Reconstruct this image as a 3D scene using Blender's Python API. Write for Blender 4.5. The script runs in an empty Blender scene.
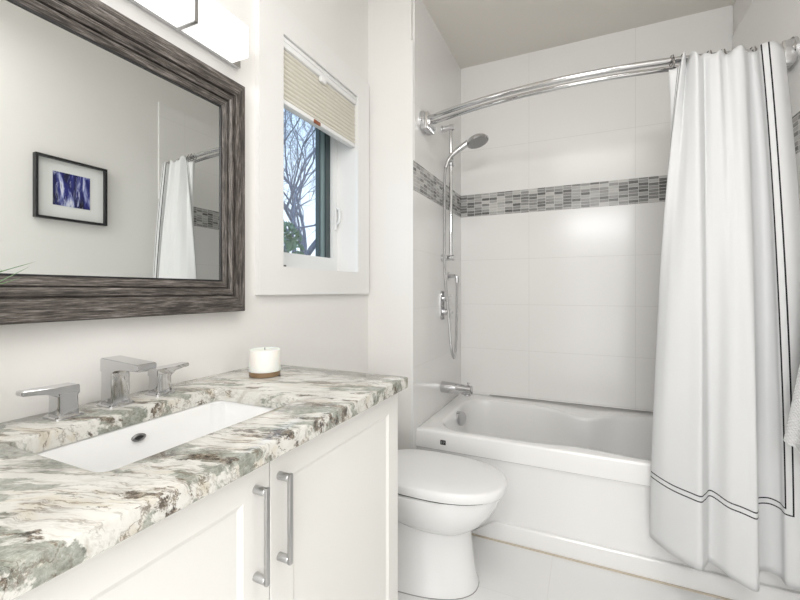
import bpy, bmesh, math, random
from mathutils import Vector, Matrix
PI = math.pi
S = bpy.context.scene
COL = S.collection

# ------------------------------------------------------------------ camera
cam_d = bpy.data.cameras.new('camera')
cam = bpy.data.objects.new('camera', cam_d); COL.objects.link(cam)
cam.location = (1.07, 0.0, 1.19)
cam.rotation_euler = (PI/2, 0, math.radians(24.75))
cam_d.sensor_width = 36.0; cam_d.lens = 405.6/800*36.0
cam_d.shift_y = -9/800
cam_d.clip_start = 0.02; cam_d.clip_end = 200
S.camera = cam

# ------------------------------------------------------------------ world
W = bpy.data.worlds.new('sky'); S.world = W; W.use_nodes = True
nt = W.node_tree; nt.nodes.clear()
tc = nt.nodes.new('ShaderNodeTexCoord'); sp = nt.nodes.new('ShaderNodeSeparateXYZ')
rp = nt.nodes.new('ShaderNodeValToRGB'); bg = nt.nodes.new('ShaderNodeBackground'); wo = nt.nodes.new('ShaderNodeOutputWorld')
rp.color_ramp.elements[0].position = 0.0; rp.color_ramp.elements[0].color = (0.86, 0.93, 1.0, 1)
rp.color_ramp.elements[1].position = 0.7; rp.color_ramp.elements[1].color = (0.40, 0.64, 1.0, 1)
nt.links.new(tc.outputs['Generated'], sp.inputs[0]); nt.links.new(sp.outputs[2], rp.inputs[0])
nt.links.new(rp.outputs[0], bg.inputs[0]); nt.links.new(bg.outputs[0], wo.inputs[0])
bg.inputs[1].default_value = 1.15

# ------------------------------------------------------------------ exposure and large lights
S.view_settings.view_transform = 'Standard'; S.view_settings.look = 'None'
S.view_settings.gamma = 1.0; S.view_settings.use_curve_mapping = False
S.view_settings.exposure = 0.54
def area(name, loc, rot, sx, sy, power, color):
    d = bpy.data.lights.new(name, 'AREA'); d.shape = 'RECTANGLE'; d.size = sx; d.size_y = sy
    d.energy = power; d.color = color
    o = bpy.data.objects.new(name, d); COL.objects.link(o); o.location = loc; o.rotation_euler = rot
    return o
area('added_ceiling_fill', (1.15, 0.45, 2.685), (0, 0, 0), 0.8, 0.9, 9.5, (1.0, 0.98, 0.95))  # added overhead fill, out of view; no known lamp hangs here
area('added_transom_fill', (1.20, -0.93, 2.16), (math.radians(82), 0, 0), 0.80, 0.22, 11, (0.98, 0.99, 1.0))  # added front fill, also makes the bright strip mirrored in the tile
area('added_doorway_fill', (1.20, -0.94, 1.04), (math.radians(90), 0, 0), 0.78, 2.0, 12, (1.0, 0.995, 0.985))  # added front fill, standing in for daylight through an invented doorway

# ------------------------------------------------------------------ materials
def mat(name, color=(.8, .8, .8), rough=.5, metal=0., **kw):
    m = bpy.data.materials.new(name); m.use_nodes = True
    b = m.node_tree.nodes['Principled BSDF']
    b.inputs['Base Color'].default_value = (*color, 1); b.inputs['Roughness'].default_value = rough
    b.inputs['Metallic'].default_value = metal
    for k, v in kw.items(): b.inputs[k.replace('_', ' ')].default_value = v
    return m
class N:                                     # tiny node builder
    def __init__(s, m): s.t = m.node_tree; s.b = s.t.nodes['Principled BSDF']
    def n(s, typ, **kw):
        q = s.t.nodes.new(typ)
        for k, v in kw.items(): setattr(q, k, v)
        return q
    def l(s, a, b): s.t.links.new(a, b)
    def math(s, op, a, b=None, c=None):
        q = s.n('ShaderNodeMath', operation=op)
        for i, v in enumerate((a, b, c)):
            if v is None: continue
            if isinstance(v, (int, float)): q.inputs[i].default_value = v
            else: s.l(v, q.inputs[i])
        return q.outputs[0]
    def coord(s, kind='Object'): return s.n('ShaderNodeTexCoord').outputs[kind]
    def mapping(s, vec, scale=(1, 1, 1), rot=(0, 0, 0), loc=(0, 0, 0)):
        q = s.n('ShaderNodeMapping'); s.l(vec, q.inputs[0])
        q.inputs['Scale'].default_value = scale; q.inputs['Rotation'].default_value = rot; q.inputs['Location'].default_value = loc
        return q.outputs[0]
    def noise(s, vec, scale, detail=4, rough=.55, dist=0):
        q = s.n('ShaderNodeTexNoise'); s.l(vec, q.inputs['Vector'])
        q.inputs['Scale'].default_value = scale; q.inputs['Detail'].default_value = detail
        q.inputs['Roughness'].default_value = rough; q.inputs['Distortion'].default_value = dist
        return q
    def ramp(s, fac, stops, interp='LINEAR'):
        q = s.n('ShaderNodeValToRGB'); s.l(fac, q.inputs[0]); e = q.color_ramp.elements; q.color_ramp.interpolation = interp
        while len(e) < len(stops): e.new(.5)
        for k, (p, c) in enumerate(stops):
            e[k].position = p; e[k].color = (*c, 1) if len(c) == 3 else c
        return q.outputs[0]
    def mix(s, fac, a, b, blend='MIX'):
        q = s.n('ShaderNodeMix', data_type='RGBA', blend_type=blend)
        for sock, v in ((q.inputs[0], fac), (q.inputs[6], a), (q.inputs[7], b)):
            if isinstance(v, (int, float)): sock.default_value = v
            elif isinstance(v, tuple): sock.default_value = (*v, 1)
            else: s.l(v, sock)
        return q.outputs[2]
    def bump(s, h, strength=.2, dist=.01):
        q = s.n('ShaderNodeBump'); q.inputs['Strength'].default_value = strength; q.inputs['Distance'].default_value = dist
        s.l(h, q.inputs['Height']); s.l(q.outputs[0], s.b.inputs['Normal'])

def paint(name, c, rough=.6):
    m = mat(name, c, rough); k = N(m); n = k.noise(k.coord(), 90, 3); k.bump(n.outputs[0], .04, .002); return m
M_wall = paint('wall_paint', (.825, .812, .79), .55)
M_ceil = paint('ceiling_paint', (.78, .745, .69), .75)
M_trim = paint('trim_paint', (.83, .825, .81), .35)
M_cab = paint('cabinet_lacquer', (.82, .81, .78), .32)
M_white = mat('white_ceramic', (.83, .83, .825), .10, Coat_Weight=.3)
M_acryl = mat('white_acrylic', (.88, .875, .865), .16, Coat_Weight=.3)
M_plastic = mat('white_plastic', (.84, .84, .835), .3)
M_chrome = mat('polished_chrome', (.62, .62, .63), .06, 1.0)
M_nickel = mat('brushed_nickel', (.50, .50, .50), .28, 1.0)
M_black = mat('black_lacquer', (.012, .012, .014), .35)
M_dark = mat('gap_shade_and_soil', (.02, .02, .02), .6)  # near-black painting shade into gaps and holes; also colours the soil
M_mirror = mat('mirror_silver', (.86, .88, .865), .0, 1.0)
M_vinyl = mat('white_vinyl', (.82, .83, .83), .35)
M_sash = mat('dark_teal_sash', (.05, .07, .075), .4)
M_sash2 = mat('grey_teal_track', (.22, .30, .32), .4)
M_brown = mat('brown_tab', (.28, .09, .04), .5)
M_wax = mat('candle_wax', (.87, .855, .815), .5, Subsurface_Weight=.3)
M_leaf = mat('plant_leaf', (.06, .20, .035), .45)
M_pot = mat('grey_pot', (.55, .55, .53), .5)

def tile_mat(name, axis, off, zoff, base, w=.6096, h=.3048, floor=False, groutc=(.68, .67, .65), g=.0010, rough=.20):
    m = mat(name, base, rough); k = N(m); x = k.n('ShaderNodeSeparateXYZ'); k.l(k.coord(), x.inputs[0])
    def edge(sock, o, per):
        t = k.math('FRACT', k.math('DIVIDE', k.math('SUBTRACT', sock, o), per))
        return k.math('MULTIPLY', k.math('MINIMUM', t, k.math('SUBTRACT', 1.0, t)), per)
    d = k.math('MINIMUM', edge(x.outputs[axis], off, w), edge(x.outputs[1 if floor else 2], zoff, h))
    gm = k.math('LESS_THAN', d, g)
    n = k.noise(k.coord(), 2.2, 3)
    col = k.ramp(n.outputs[0], [(.3, tuple(c*.985 for c in base)), (.7, base)])
    k.l(k.mix(gm, col, groutc), k.b.inputs['Base Color'])
    k.l(k.math('ADD', k.math('MULTIPLY', gm, .5), rough), k.b.inputs['Roughness'])
    k.bump(k.math('MINIMUM', d, g*1.6), .5, .6); return m
TB = (.86, .85, .835)
def mosaic_mat(name, axis, off):
    m = mat(name, (.5, .5, .5), .16); k = N(m); x = k.n('ShaderNodeSeparateXYZ'); k.l(k.coord(), x.inputs[0])
    w, h = .0520, .0191
    cx = k.math('DIVIDE', k.math('SUBTRACT', x.outputs[axis], off), w); ci = k.math('FLOOR', cx); cf = k.math('FRACT', cx)
    wn = k.n('ShaderNodeTexWhiteNoise', noise_dimensions='1D'); k.l(ci, wn.inputs['W'])
    rz = k.math('ADD', k.math('DIVIDE', x.outputs[2], h), k.math('MULTIPLY', wn.outputs[0], .45)); ri = k.math('FLOOR', rz); rf = k.math('FRACT', rz)
    cb = k.n('ShaderNodeCombineXYZ'); k.l(ci, cb.inputs[0]); k.l(ri, cb.inputs[1])
    w2 = k.n('ShaderNodeTexWhiteNoise', noise_dimensions='3D'); k.l(cb.outputs[0], w2.inputs['Vector'])
    r = k.math('ADD', k.math('MULTIPLY', w2.outputs[0], .86), k.math('MULTIPLY', wn.outputs[0], .14))
    c = k.ramp(r, [(0, (.05, .05, .05)), (.2, (.10, .10, .098)), (.38, (.20, .20, .195)), (.56, (.31, .305, .298)), (.78, (.46, .455, .44)), (1, (.66, .65, .63))])
    st = k.noise(k.mapping(k.coord(), (18, 18, 160)), 1, 3); c = k.mix(.18, c, k.ramp(st.outputs[0], [(.3, (.16, .16, .16)), (.7, (.74, .73, .71))]))
    def ed(f, per):
        return k.math('MULTIPLY', k.math('MINIMUM', f, k.math('SUBTRACT', 1.0, f)), per)
    d = k.math('MINIMUM', ed(cf, w), ed(rf, h)); gm = k.math('LESS_THAN', d, .0010)
    k.l(k.mix(gm, c, (.74, .73, .71)), k.b.inputs['Base Color']); k.bump(k.math('MINIMUM', d, .0018), .5, .5); return m

def granite():
    m = mat('streaked_granite', (.6, .6, .55), .12, Coat_Weight=.2); k = N(m)
    co = k.coord()
    wq = k.noise(co, 4.5, 5, .6)
    warp = k.n('ShaderNodeVectorMath', operation='MULTIPLY_ADD'); k.l(wq.outputs['Color'], warp.inputs[0]); warp.inputs[1].default_value = (.07, .07, .05); k.l(co, warp.inputs[2])
    v = k.mapping(warp.outputs[0], (1, 1, 1), (0, 0, -.36))
    def ns(sc, loc, det=8, ro=.68, di=.3): return k.noise(k.mapping(v, sc, loc=loc), 1, det, ro, di).outputs[0]
    n1 = ns((4.5, 22, 14), (0, 0, 0)); n2 = ns((4.6, 15, 13), (7, 4, 2), 9, .66); n3 = ns((5.2, 17, 16), (1, 9, 5), 10, .74); n4 = ns((3.2, 30, 20), (3, 1, 8), 8, .66); fine = k.noise(co, 75, 6, .78).outputs[0]
    c = k.ramp(n1, [(.30, (.42, .36, .28)), (.40, (.62, .58, .50)), (.46, (.66, .645, .60)), (.56, (.71, .70, .665)), (.65, (.52, .50, .44)), (.76, (.42, .39, .335))])
    # pale to deep grey-green clouds with crisp broken borders
    gcol = k.ramp(fine, [(.34, (.08, .088, .07)), (.47, (.22, .24, .20)), (.60, (.35, .365, .32)), (.72, (.54, .545, .495))])
    c = k.mix(k.ramp(n2, [(.515, (0, 0, 0)), (.545, (.85, .85, .85))]), c, gcol)
    # crusty brown-black clumps
    bcol = k.ramp(fine, [(.38, (.018, .015, .013)), (.48, (.10, .078, .058)), (.58, (.28, .235, .18)), (.68, (.55, .51, .44))])
    c = k.mix(k.ramp(n3, [(.415, (.95, .95, .95)), (.445, (0, 0, 0))]), c, bcol)
    # thin dark veins along the streaks
    d = k.math('ABSOLUTE', k.math('SUBTRACT', n4, .5)); vl = k.ramp(d, [(.0, (1, 1, 1)), (.013, (.7, .7, .7)), (.028, (0, 0, 0))])
    vm = k.ramp(n1, [(.40, (1, 1, 1)), (.56, (.12, .12, .12))])
    c = k.mix(k.math('MULTIPLY', k.math('MULTIPLY', vl, vm), .85), c, (.15, .12, .09))
    k.l(c, k.b.inputs['Base Color']); return m
M_gran = granite()

def wood():
    m = mat('weathered_grey_wood', (.15, .13, .12), .5); k = N(m); co = k.coord()
    a = k.noise(k.mapping(co, (20, 330, 330)), 1, 5, .7, .1); b = k.noise(k.mapping(co, (5, 90, 90), loc=(4, 2, 1)), 1, 4, .6, .2)
    f = k.math('ADD', k.math('MULTIPLY', a.outputs[0], .74), k.math('MULTIPLY', b.outputs[0], .26))
    c = k.ramp(f, [(.36, (.010, .0085, .0075)), (.45, (.042, .035, .030)), (.53, (.105, .090, .080)), (.64, (.27, .245, .23))])
    k.l(c, k.b.inputs['Base Color']); k.bump(a.outputs[0], .35, .002); return m
M_wood = wood()

def glow(name, c, e, base=(.85, .85, .85)):
    m = mat(name, base, .3); b = m.node_tree.nodes['Principled BSDF']
    b.inputs['Emission Color'].default_value = (*c, 1); b.inputs['Emission Strength'].default_value = e; return m
M_lamp = glow('frosted_lamp_glass', (1.0, .985, .96), .5)

def glassmat():
    m = bpy.data.materials.new('window_glass'); m.use_nodes = True; t = m.node_tree; t.nodes.clear()
    o = t.nodes.new('ShaderNodeOutputMaterial'); mx = t.nodes.new('ShaderNodeMixShader'); tr = t.nodes.new('ShaderNodeBsdfTransparent'); gl = t.nodes.new('ShaderNodeBsdfGlossy')
    gl.inputs['Roughness'].default_value = .0; tr.inputs[0].default_value = (.95, .97, .97, 1); mx.inputs[0].default_value = .05
    t.links.new(tr.outputs[0], mx.inputs[1]); t.links.new(gl.outputs[0], mx.inputs[2]); t.links.new(mx.outputs[0], o.inputs[0]); return m
M_glass = glassmat()
def jarglass():
    m = mat('frosted_jar_glass', (.92, .91, .88), .25, Transmission_Weight=.55, IOR=1.3); return m
M_jar = jarglass()

def cloth(name, c, stripes=None, waffle=False, trans=.25):
    m = mat(name, c, .85); k = N(m); out = [n for n in k.t.nodes if n.type == 'OUTPUT_MATERIAL'][0]
    col = None
    if stripes:
        uv = k.n('ShaderNodeSeparateXYZ'); k.l(k.coord('UV'), uv.inputs[0]); Ux, Uy = uv.outputs[0], uv.outputs[1]
        sw, mx, mr, mz, gap, th = stripes
        mir = k.math('MINIMUM', Ux, k.math('ADD', k.math('SUBTRACT', sw, Ux), mx-mr))
        def line(v, p, lo, o2):
            a = k.math('LESS_THAN', k.math('ABSOLUTE', k.math('SUBTRACT', v, p)), th/2)
            return k.math('MULTIPLY', a, k.math('GREATER_THAN', o2, lo))
        L = None
        for d in (0, gap):
            for q in (line(mir, mx+d, mz+d-th/2, Uy), line(Uy, mz+d, mx+d-th/2, mir)):
                L = q if L is None else k.math('MAXIMUM', L, q)
        col = k.mix(L, c, (.012, .013, .018)); k.l(col, k.b.inputs['Base Color'])
    if waffle:
        uv = k.n('ShaderNodeSeparateXYZ'); k.l(k.coord('UV'), uv.inputs[0])
        h = k.math('MULTIPLY', k.math('SINE', k.math('MULTIPLY', uv.outputs[0], 2*PI/.012)), k.math('SINE', k.math('MULTIPLY', uv.outputs[1], 2*PI/.012)))
        k.bump(h, .7, .003)
    else:
        n = k.noise(k.coord('UV'), 300, 2); k.bump(n.outputs[0], .05, .001)
    t = k.n('ShaderNodeBsdfTranslucent'); t.inputs[0].default_value = (*c, 1)
    if col is not None: k.l(col, t.inputs[0])
    ms = k.n('ShaderNodeMixShader'); ms.inputs[0].default_value = trans
    k.l(k.b.outputs[0], ms.inputs[1]); k.l(t.outputs[0], ms.inputs[2]); k.l(ms.outputs[0], out.inputs[0]); return m

# ------------------------------------------------------------------ mesh helpers
def obj(name, bm, m, parent=None, smooth=False, angle=35):
    bmesh.ops.recalc_face_normals(bm, faces=bm.faces[:])
    me = bpy.data.meshes.new(name); bm.to_mesh(me); bm.free()
    me.materials.append(m)
    if smooth:
        for p in me.polygons: p.use_smooth = True
        try: me.set_sharp_from_angle(angle=math.radians(angle))
        except Exception: pass
    o = bpy.data.objects.new(name, me); COL.objects.link(o)
    if parent is not None: o.parent = parent
    return o
def local(o, parent_world):                   # mesh was built in world coords: shift it under its thing's origin
    o.data.transform(Matrix.Translation(-Vector(parent_world)))
class Thing:
    def __init__(s, name, label, cat, loc, group=None):
        s.o = bpy.data.objects.new(name, None); COL.objects.link(s.o); s.o.location = loc; s.loc = Vector(loc)
        s.o.empty_display_size = .05
        s.o['label'] = label; s.o['category'] = cat
        if group: s.o['group'] = group
    def part(s, name, bm, m, smooth=True, under=None, label=None, angle=35):
        o = obj(name, bm, m, under or s.o, smooth, angle); local(o, s.loc)
        if label: o['label'] = label
        return o
def tag(o, label, cat, group=None):
    o['label'] = label; o['category'] = cat
    if group: o['group'] = group
    return o
def struct(name, bm, m, parent=None, smooth=False):
    o = obj(name, bm, m, parent, smooth); o['kind'] = 'structure'; return o
def nb(): return bmesh.new()
def box(bm, x0, x1, y0, y1, z0, z1, bev=0, seg=2):
    r = bmesh.ops.create_cube(bm, size=1)
    for v in r['verts']:
        v.co = Vector(((x0+x1)/2+v.co.x*(x1-x0), (y0+y1)/2+v.co.y*(y1-y0), (z0+z1)/2+v.co.z*(z1-z0)))
    if bev:
        es = list({e for v in r['verts'] for e in v.link_edges})
        bmesh.ops.bevel(bm, geom=es, offset=bev, segments=seg, affect='EDGES', profile=.5, clamp_overlap=True)
    return bm
def catmull(pts, n=8, closed=False):
    P = [Vector(p) for p in pts]; out = []; L = len(P)
    for i in range(L if closed else L-1):
        if closed: a, b, c, d = P[i-1], P[i], P[(i+1) % L], P[(i+2) % L]
        else: a, b, c, d = P[max(i-1, 0)], P[i], P[i+1], P[min(i+2, L-1)]
        for j in range(n):
            t = j/n
            out.append(.5*((2*b)+(c-a)*t+(2*a-5*b+4*c-d)*t*t+(3*b-a-3*c+d)*t**3))
    if not closed: out.append(P[-1])
    return out
def loft(bm, loops, cap0=True, cap1=True, closed=True):
    R = [[bm.verts.new(p) for p in lp] for lp in loops]
    n = len(R[0])
    for a, b in zip(R, R[1:]):
        for i in range(n if closed else n-1):
            j = (i+1) % n
            try: bm.faces.new((a[i], a[j], b[j], b[i]))
            except ValueError: pass
    if cap0: bm.faces.new(R[0][::-1])
    if cap1: bm.faces.new(R[-1])
    return R
def tube(bm, pts, r, n=12, caps=True):
    P = [Vector(p) for p in pts]; rs = r if isinstance(r, (list, tuple)) else [r]*len(P)
    t0 = (P[1]-P[0]).normalized(); up = Vector((0, 0, 1)) if abs(t0.z) < .9 else Vector((1, 0, 0))
    u = t0.cross(up).normalized(); loops = []
    for i, p in enumerate(P):
        t = (P[min(i+1, len(P)-1)]-P[max(i-1, 0)]).normalized()
        u = (u-t*u.dot(t)).normalized(); w = t.cross(u)
        loops.append([p+(u*math.cos(2*PI*k/n)+w*math.sin(2*PI*k/n))*rs[i] for k in range(n)])
    loft(bm, loops, caps, caps); return bm
def lathe(bm, c, axis, prof, n=32):           # prof: (distance along axis, radius)
    A = Vector(axis).normalized(); up = Vector((0, 0, 1)) if abs(A.z) < .9 else Vector((1, 0, 0))
    u = A.cross(up).normalized(); w = A.cross(u); c = Vector(c)
    loft(bm, [[c+A*d+(u*math.cos(2*PI*k/n)+w*math.sin(2*PI*k/n))*max(r, 1e-5) for k in range(n)] for d, r in prof]); return bm
def prism(bm, poly, axis, a, b):              # poly in the other two axes, in axis order
    def pt(p, q):
        l = list(p); l.insert(axis, q); return Vector(l)
    loft(bm, [[pt(p, a) for p in poly], [pt(p, b) for p in poly]]); return bm
def rrect(x0, x1, y0, y1, r, n=6):
    o = []
    for cx, cy, a in ((x1-r, y0+r, -90), (x1-r, y1-r, 0), (x0+r, y1-r, 90), (x0+r, y0+r, 180)):
        for k in range(n+1):
            t = math.radians(a+90*k/n); o.append((cx+r*math.cos(t), cy+r*math.sin(t)))
    return o

# ================================================================== SETTING
RX, BY, CZ, FY = 1.80, 2.78, 2.757, -0.96
fl = struct('floor', box(nb(), -.2, RX+.2, FY-1.6, BY+.2, -.1, 0), tile_mat('floor_tile', 0, .93, 1.62, (.82, .82, .815), w=.61, h=.61, floor=True, groutc=(.70, .69, .68), rough=.2))
struct('ceiling', box(nb(), -.2, RX+.2, FY-1.6, BY+.2, CZ, CZ+.1), M_ceil)
# left wall with the window opening
OY0, OY1, OZ0, OZ1 = 1.218, 1.772, 1.283, 2.172
b = nb()
for a in ((FY-.2, OY0, 0, CZ), (OY1, BY+.2, 0, CZ), (OY0, OY1, 0, OZ0), (OY0, OY1, OZ1, CZ)): box(b, -.17, 0, *a)
struct('wall_left', b, M_wall)
wa = struct('wall_alcove', box(nb(), 0.0, .252, 1.911, BY+.2, 0, CZ), M_wall)
wb = struct('wall_back', box(nb(), .252, RX+.2, BY+.01, BY+.2, 0, CZ), M_wall)
wr = struct('wall_right', box(nb(), RX, RX+.2, FY-.2, BY+.01, 0, CZ), M_wall)
b = nb()
DX0, DX1 = .80, 1.60
for a in ((0, DX0, 0, CZ), (DX1, RX, 0, CZ), (DX0, DX1, 2.28, CZ), (DX0, DX1, 2.04, 2.06)): box(b, a[0], a[1], FY-.2, FY, a[2], a[3])
struct('wall_front', b, M_wall)
b = nb(); box(b, -.2, RX+.2, FY-1.7, FY-1.6, 0, CZ); box(b, -.3, -.2, FY-1.6, FY-.2, 0, CZ); box(b, RX+.2, RX+.3, FY-1.6, FY-.2, 0, CZ); struct('wall_hall_added', b, M_wall)  # unseen hall, added so the doorway fill has a plausible source
# tile fields on the alcove walls: below the mosaic, the mosaic band, above it
ZB, ZM, ZT = 1.709, 1.861, 2.471
def tiles(wall, axis, off, fn, ztop):
    struct('tile_field', fn(nb(), 0, ZB), tile_mat('tile_'+wall.name+'_low', axis, off, ZB-.3048*6, TB), wall)
    struct('mosaic_band', fn(nb(), ZB, ZM), mosaic_mat('mosaic_'+wall.name, axis, off), wall)
    struct('tile_field', fn(nb(), ZM, ztop), tile_mat('tile_'+wall.name+'_high', axis, off, ZM-.3048*6, TB), wall)
tiles(wa, 1, 2.165, lambda m, z0, z1: box(m, .252, .262, 1.911 if z1 < ZT else 1.935, BY+.01, z0, z1), CZ)
tiles(wb, 0, .723, lambda m, z0, z1: box(m, .262, RX-.01, BY, BY+.01, z0, z1), CZ)
tiles(wr, 1, 2.165, lambda m, z0, z1: box(m, RX-.01, RX, 1.955, BY+.01, z0, z1), 2.575)
struct('trim_1', box(nb(), .2525, .2635, 1.908, 1.9112, 0, ZT), M_trim)
struct('baseboard_left', box(nb(), .0, .014, 1.16, 1.911, 0, .11, .003), M_trim)
struct('baseboard_alcove', box(nb(), .014, .252, 1.897, 1.911, 0, .11, .003), M_trim)
struct('baseboard_right', box(nb(), RX-.014, RX, FY, 1.955, 0, .11, .003), M_trim)
# unseen doorway trim and transom pane, added as a source for the fill lights
b = nb()
for a in ((DX0-.07, DX0, 0, 2.06), (DX1, DX1+.07, 0, 2.06)): box(b, a[0], a[1], FY, FY+.012, a[2], a[3], .002)
struct('trim_5', b, M_trim)
t2 = struct('added_transom_pane', box(nb(), DX0, DX1, FY-.10, FY-.09, 2.06, 2.28), M_glass)
# window casing
b = nb(); X0, X1 = .0, .02
CY0, CY1, CZ0, CZ1 = 1.092, 1.886, 1.176, 2.284
for a in ((CY0, OY0, CZ0, CZ1), (OY1, CY1, CZ0, CZ1), (OY0, OY1, CZ0, OZ0), (OY0, OY1, OZ1, CZ1)): box(b, X0, X1, *a)
bmesh.ops.remove_doubles(b, verts=b.verts[:], dist=1e-5)
struct('trim_2', b, M_trim)
# window: white fixed frame, dark sash, pane, latch
b = nb(); fx0, fx1 = -.165, -.105
gy0, gy1, gz0, gz1 = OY0+.045, 1.728, 1.356, OZ1-.05
for a in ((OY0, gy0, OZ0, OZ1), (gy1, OY1, OZ0, OZ1), (gy0, gy1, OZ0, gz0), (gy0, gy1, gz1, OZ1)): box(b, fx0, fx1, *a)
win = struct('window_1', b, M_vinyl)
b = nb(); box(b, -.16, -.118, 1.690, gy1, gz0, gz1); struct('sash_stile', b, M_sash, win)
b = nb(); box(b, -.155, -.126, 1.664, 1.692, gz0, gz1, .002); struct('sash_track', b, M_sash2, win)
b = nb(); box(b, -.155, -.13, 1.653, 1.661, gz0, gz1, .002); struct('sash_track', b, M_sash, win)
b = nb(); box(b, -.152, -.148, gy0, 1.69, gz0, gz1); struct('pane', b, M_glass, win)
b = nb(); box(b, -.105, -.098, 1.744, 1.762, 1.50, 1.64, .003); tube(b, catmull([(-.10, 1.753, 1.53), (-.082, 1.753, 1.545), (-.08, 1.753, 1.60), (-.098, 1.753, 1.615)], 5), .006, 8); struct('latch', b, M_vinyl, win, True)
b = nb(); box(b, -.106, -.1035, OY0+.05, OY0+.16, OZ0+.012, OZ0+.018); struct('weep_slot', b, M_dark, win)

# ================================================================== OUTSIDE THE WINDOW
struct('ground', box(nb(), -45, -.3, -20, 45, -.6, -.5), mat('winter_lawn', (.10, .12, .07), .9))
M_bark = mat('hazed_bark', (.20, .20, .25), .85)  # bluish haze of the distance is painted into the bark colour
def tree(name, label, base, h, seed, fork=False, group=None, r0=.11, depth=6):
    rnd = random.Random(seed); t = Thing(name, label, 'tree', base, group)
    tr, br = nb(), nb()
    def grow(p, d, L, r, lev):
        pts = [p]; q = p; dd = d
        ns = 4 if lev < 3 else 3
        for i in range(ns):
            dd = (dd+Vector((rnd.uniform(-1, 1), rnd.uniform(-1, 1), rnd.uniform(-.5, .8)))*.16).normalized(); q = q+dd*L/ns; pts.append(q)
        tube(tr if lev == 0 else br, pts, [r*(1-.4*i/ns) for i in range(ns+1)], 8 if lev < 2 else (5 if lev < 4 else 3), lev < 2)
        if lev >= depth: return
        kids = 2 if (lev == 0 and fork) else rnd.choice((2, 3, 3))
        for j in range(kids):
            sp_ = .42 if lev == 0 and fork else rnd.uniform(.35, .85)
            az = rnd.uniform(0, 2*PI) if not (lev == 0 and fork) else j*PI+.9
            side = dd.orthogonal().normalized(); side.rotate(Matrix.Rotation(az, 3, dd))
            nd = (dd*math.cos(sp_)+side*math.sin(sp_)+Vector((0, 0, .14))).normalized()
            at = pts[-1] if j < 2 else pts[rnd.randint(1, ns-1)]
            grow(at, nd, L*rnd.uniform(.62, .85), r*.62*rnd.uniform(.8, 1.05), lev+1)
    grow(Vector(base), Vector((0, 0, 1)), h*.28, r0, 0)
    t.part('trunk', tr, M_bark); t.part('branches', br, M_bark)
def out(u, k, z=-.5):
    x = (u-400)/405.6; c, s = .9081, .4187
    return (1.07+k*(x*c-s), k*(x*s+c), z)
tree('bare_tree', 'bare forked tree with the thickest trunk, nearest the window outside', out(303, 8.6), 7.6, 4, True, None, .09, 8)
for u_, k_, h_, sd, dp in ((313, 16, 10.5, 42, 8), (291, 26, 16, 17, 8), (304, 41, 24, 57, 8)):
    tree('bare_tree', 'slim bare tree behind the forked tree outside the window', out(u_, k_), h_, sd, False, 'slim bare trees outside the window', .015*h_, dp)
# evergreen shrub
rnd = random.Random(5); p0 = out(286, 4.6); t = Thing('evergreen_shrub', 'green leafy shrub beneath the bare trees outside the window', 'shrub', p0)
b = nb()
for i in range(1500):
    a, z = rnd.uniform(0, 2*PI), rnd.uniform(.1, 2.45); R = .42*math.sqrt(max(0, 1-(z/2.5)**2))*math.sqrt(rnd.random())
    c = Vector((p0[0]+R*math.cos(a), p0[1]+R*math.sin(a), p0[2]+z)); u = Vector((rnd.gauss(0, 1), rnd.gauss(0, 1), rnd.gauss(0, 1))).normalized(); w = u.orthogonal().normalized()
    l = .05
    b.faces.new([b.verts.new(q) for q in (c-u*l, c+w*l*.4, c+u*l, c-w*l*.4)])
t.part('foliage', b, mat('shrub_leaf', (.16, .24, .14), .7), False)
b = nb(); tube(b, [p0, (p0[0], p0[1], p0[2]+2.1)], [.03, .012], 8); t.part('stem', b, M_bark)

# ================================================================== BLIND
t = Thing('window_blind', 'beige cellular blind half lowered over the window', 'blind', (-.008, (OY0+OY1)/2, OZ1))
by0, by1 = OY0+.004, OY1-.004
b = nb(); box(b, -.035, .012, by0, by1, OZ1-.042, OZ1-.002, .003); box(b, -.03, .016, by0, by1, OZ1-.022, OZ1-.014, .002); t.part('headrail', b, M_plastic, label='white headrail')
m = mat('beige_blind_fabric', (.88, .85, .765), .8); k = N(m); out_ = [n for n in k.t.nodes if n.type == 'OUTPUT_MATERIAL'][0]
tl = k.n('ShaderNodeBsdfTranslucent'); tl.inputs[0].default_value = (.78, .72, .58, 1); mx = k.n('ShaderNodeMixShader'); mx.inputs[0].default_value = .2
k.l(k.b.outputs[0], mx.inputs[1]); k.l(tl.outputs[0], mx.inputs[2]); k.l(mx.outputs[0], out_.inputs[0])
b = nb(); zt, zb, npl = OZ1-.042, 1.932, 11
poly = []
ch = (zt-zb)/npl
for i in range(npl):
    for q in range(7): poly.append((-.004+.0095*math.sin(PI*q/7), zt-ch*(i+q/7)))
poly.append((-.004, zb))
for i in range(npl-1, -1, -1):
    for q in range(7): poly.append((-.018-.0095*math.sin(PI*q/7), zb+ch*(npl-1-i+q/7)))
poly.append((-.018, zt))
prism(b, poly, 1, by0, by1); t.part('pleated_shade', b, m, False)
b = nb(); box(b, -.026, .006, by0, by1, 1.916, 1.933, .003); t.part('bottom_rail', b, M_plastic, label='white bottom rail')
b = nb(); box(b, .004, .010, 1.425, 1.47, 1.912, 1.928, .002); t.part('pull_tab', b, M_brown, label='brown pull tab')
b = nb(); box(b, .006, .02, 1.46, 1.50, OZ1-.066, OZ1-.042, .003); t.part('headrail_clip', b, M_plastic)

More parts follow.
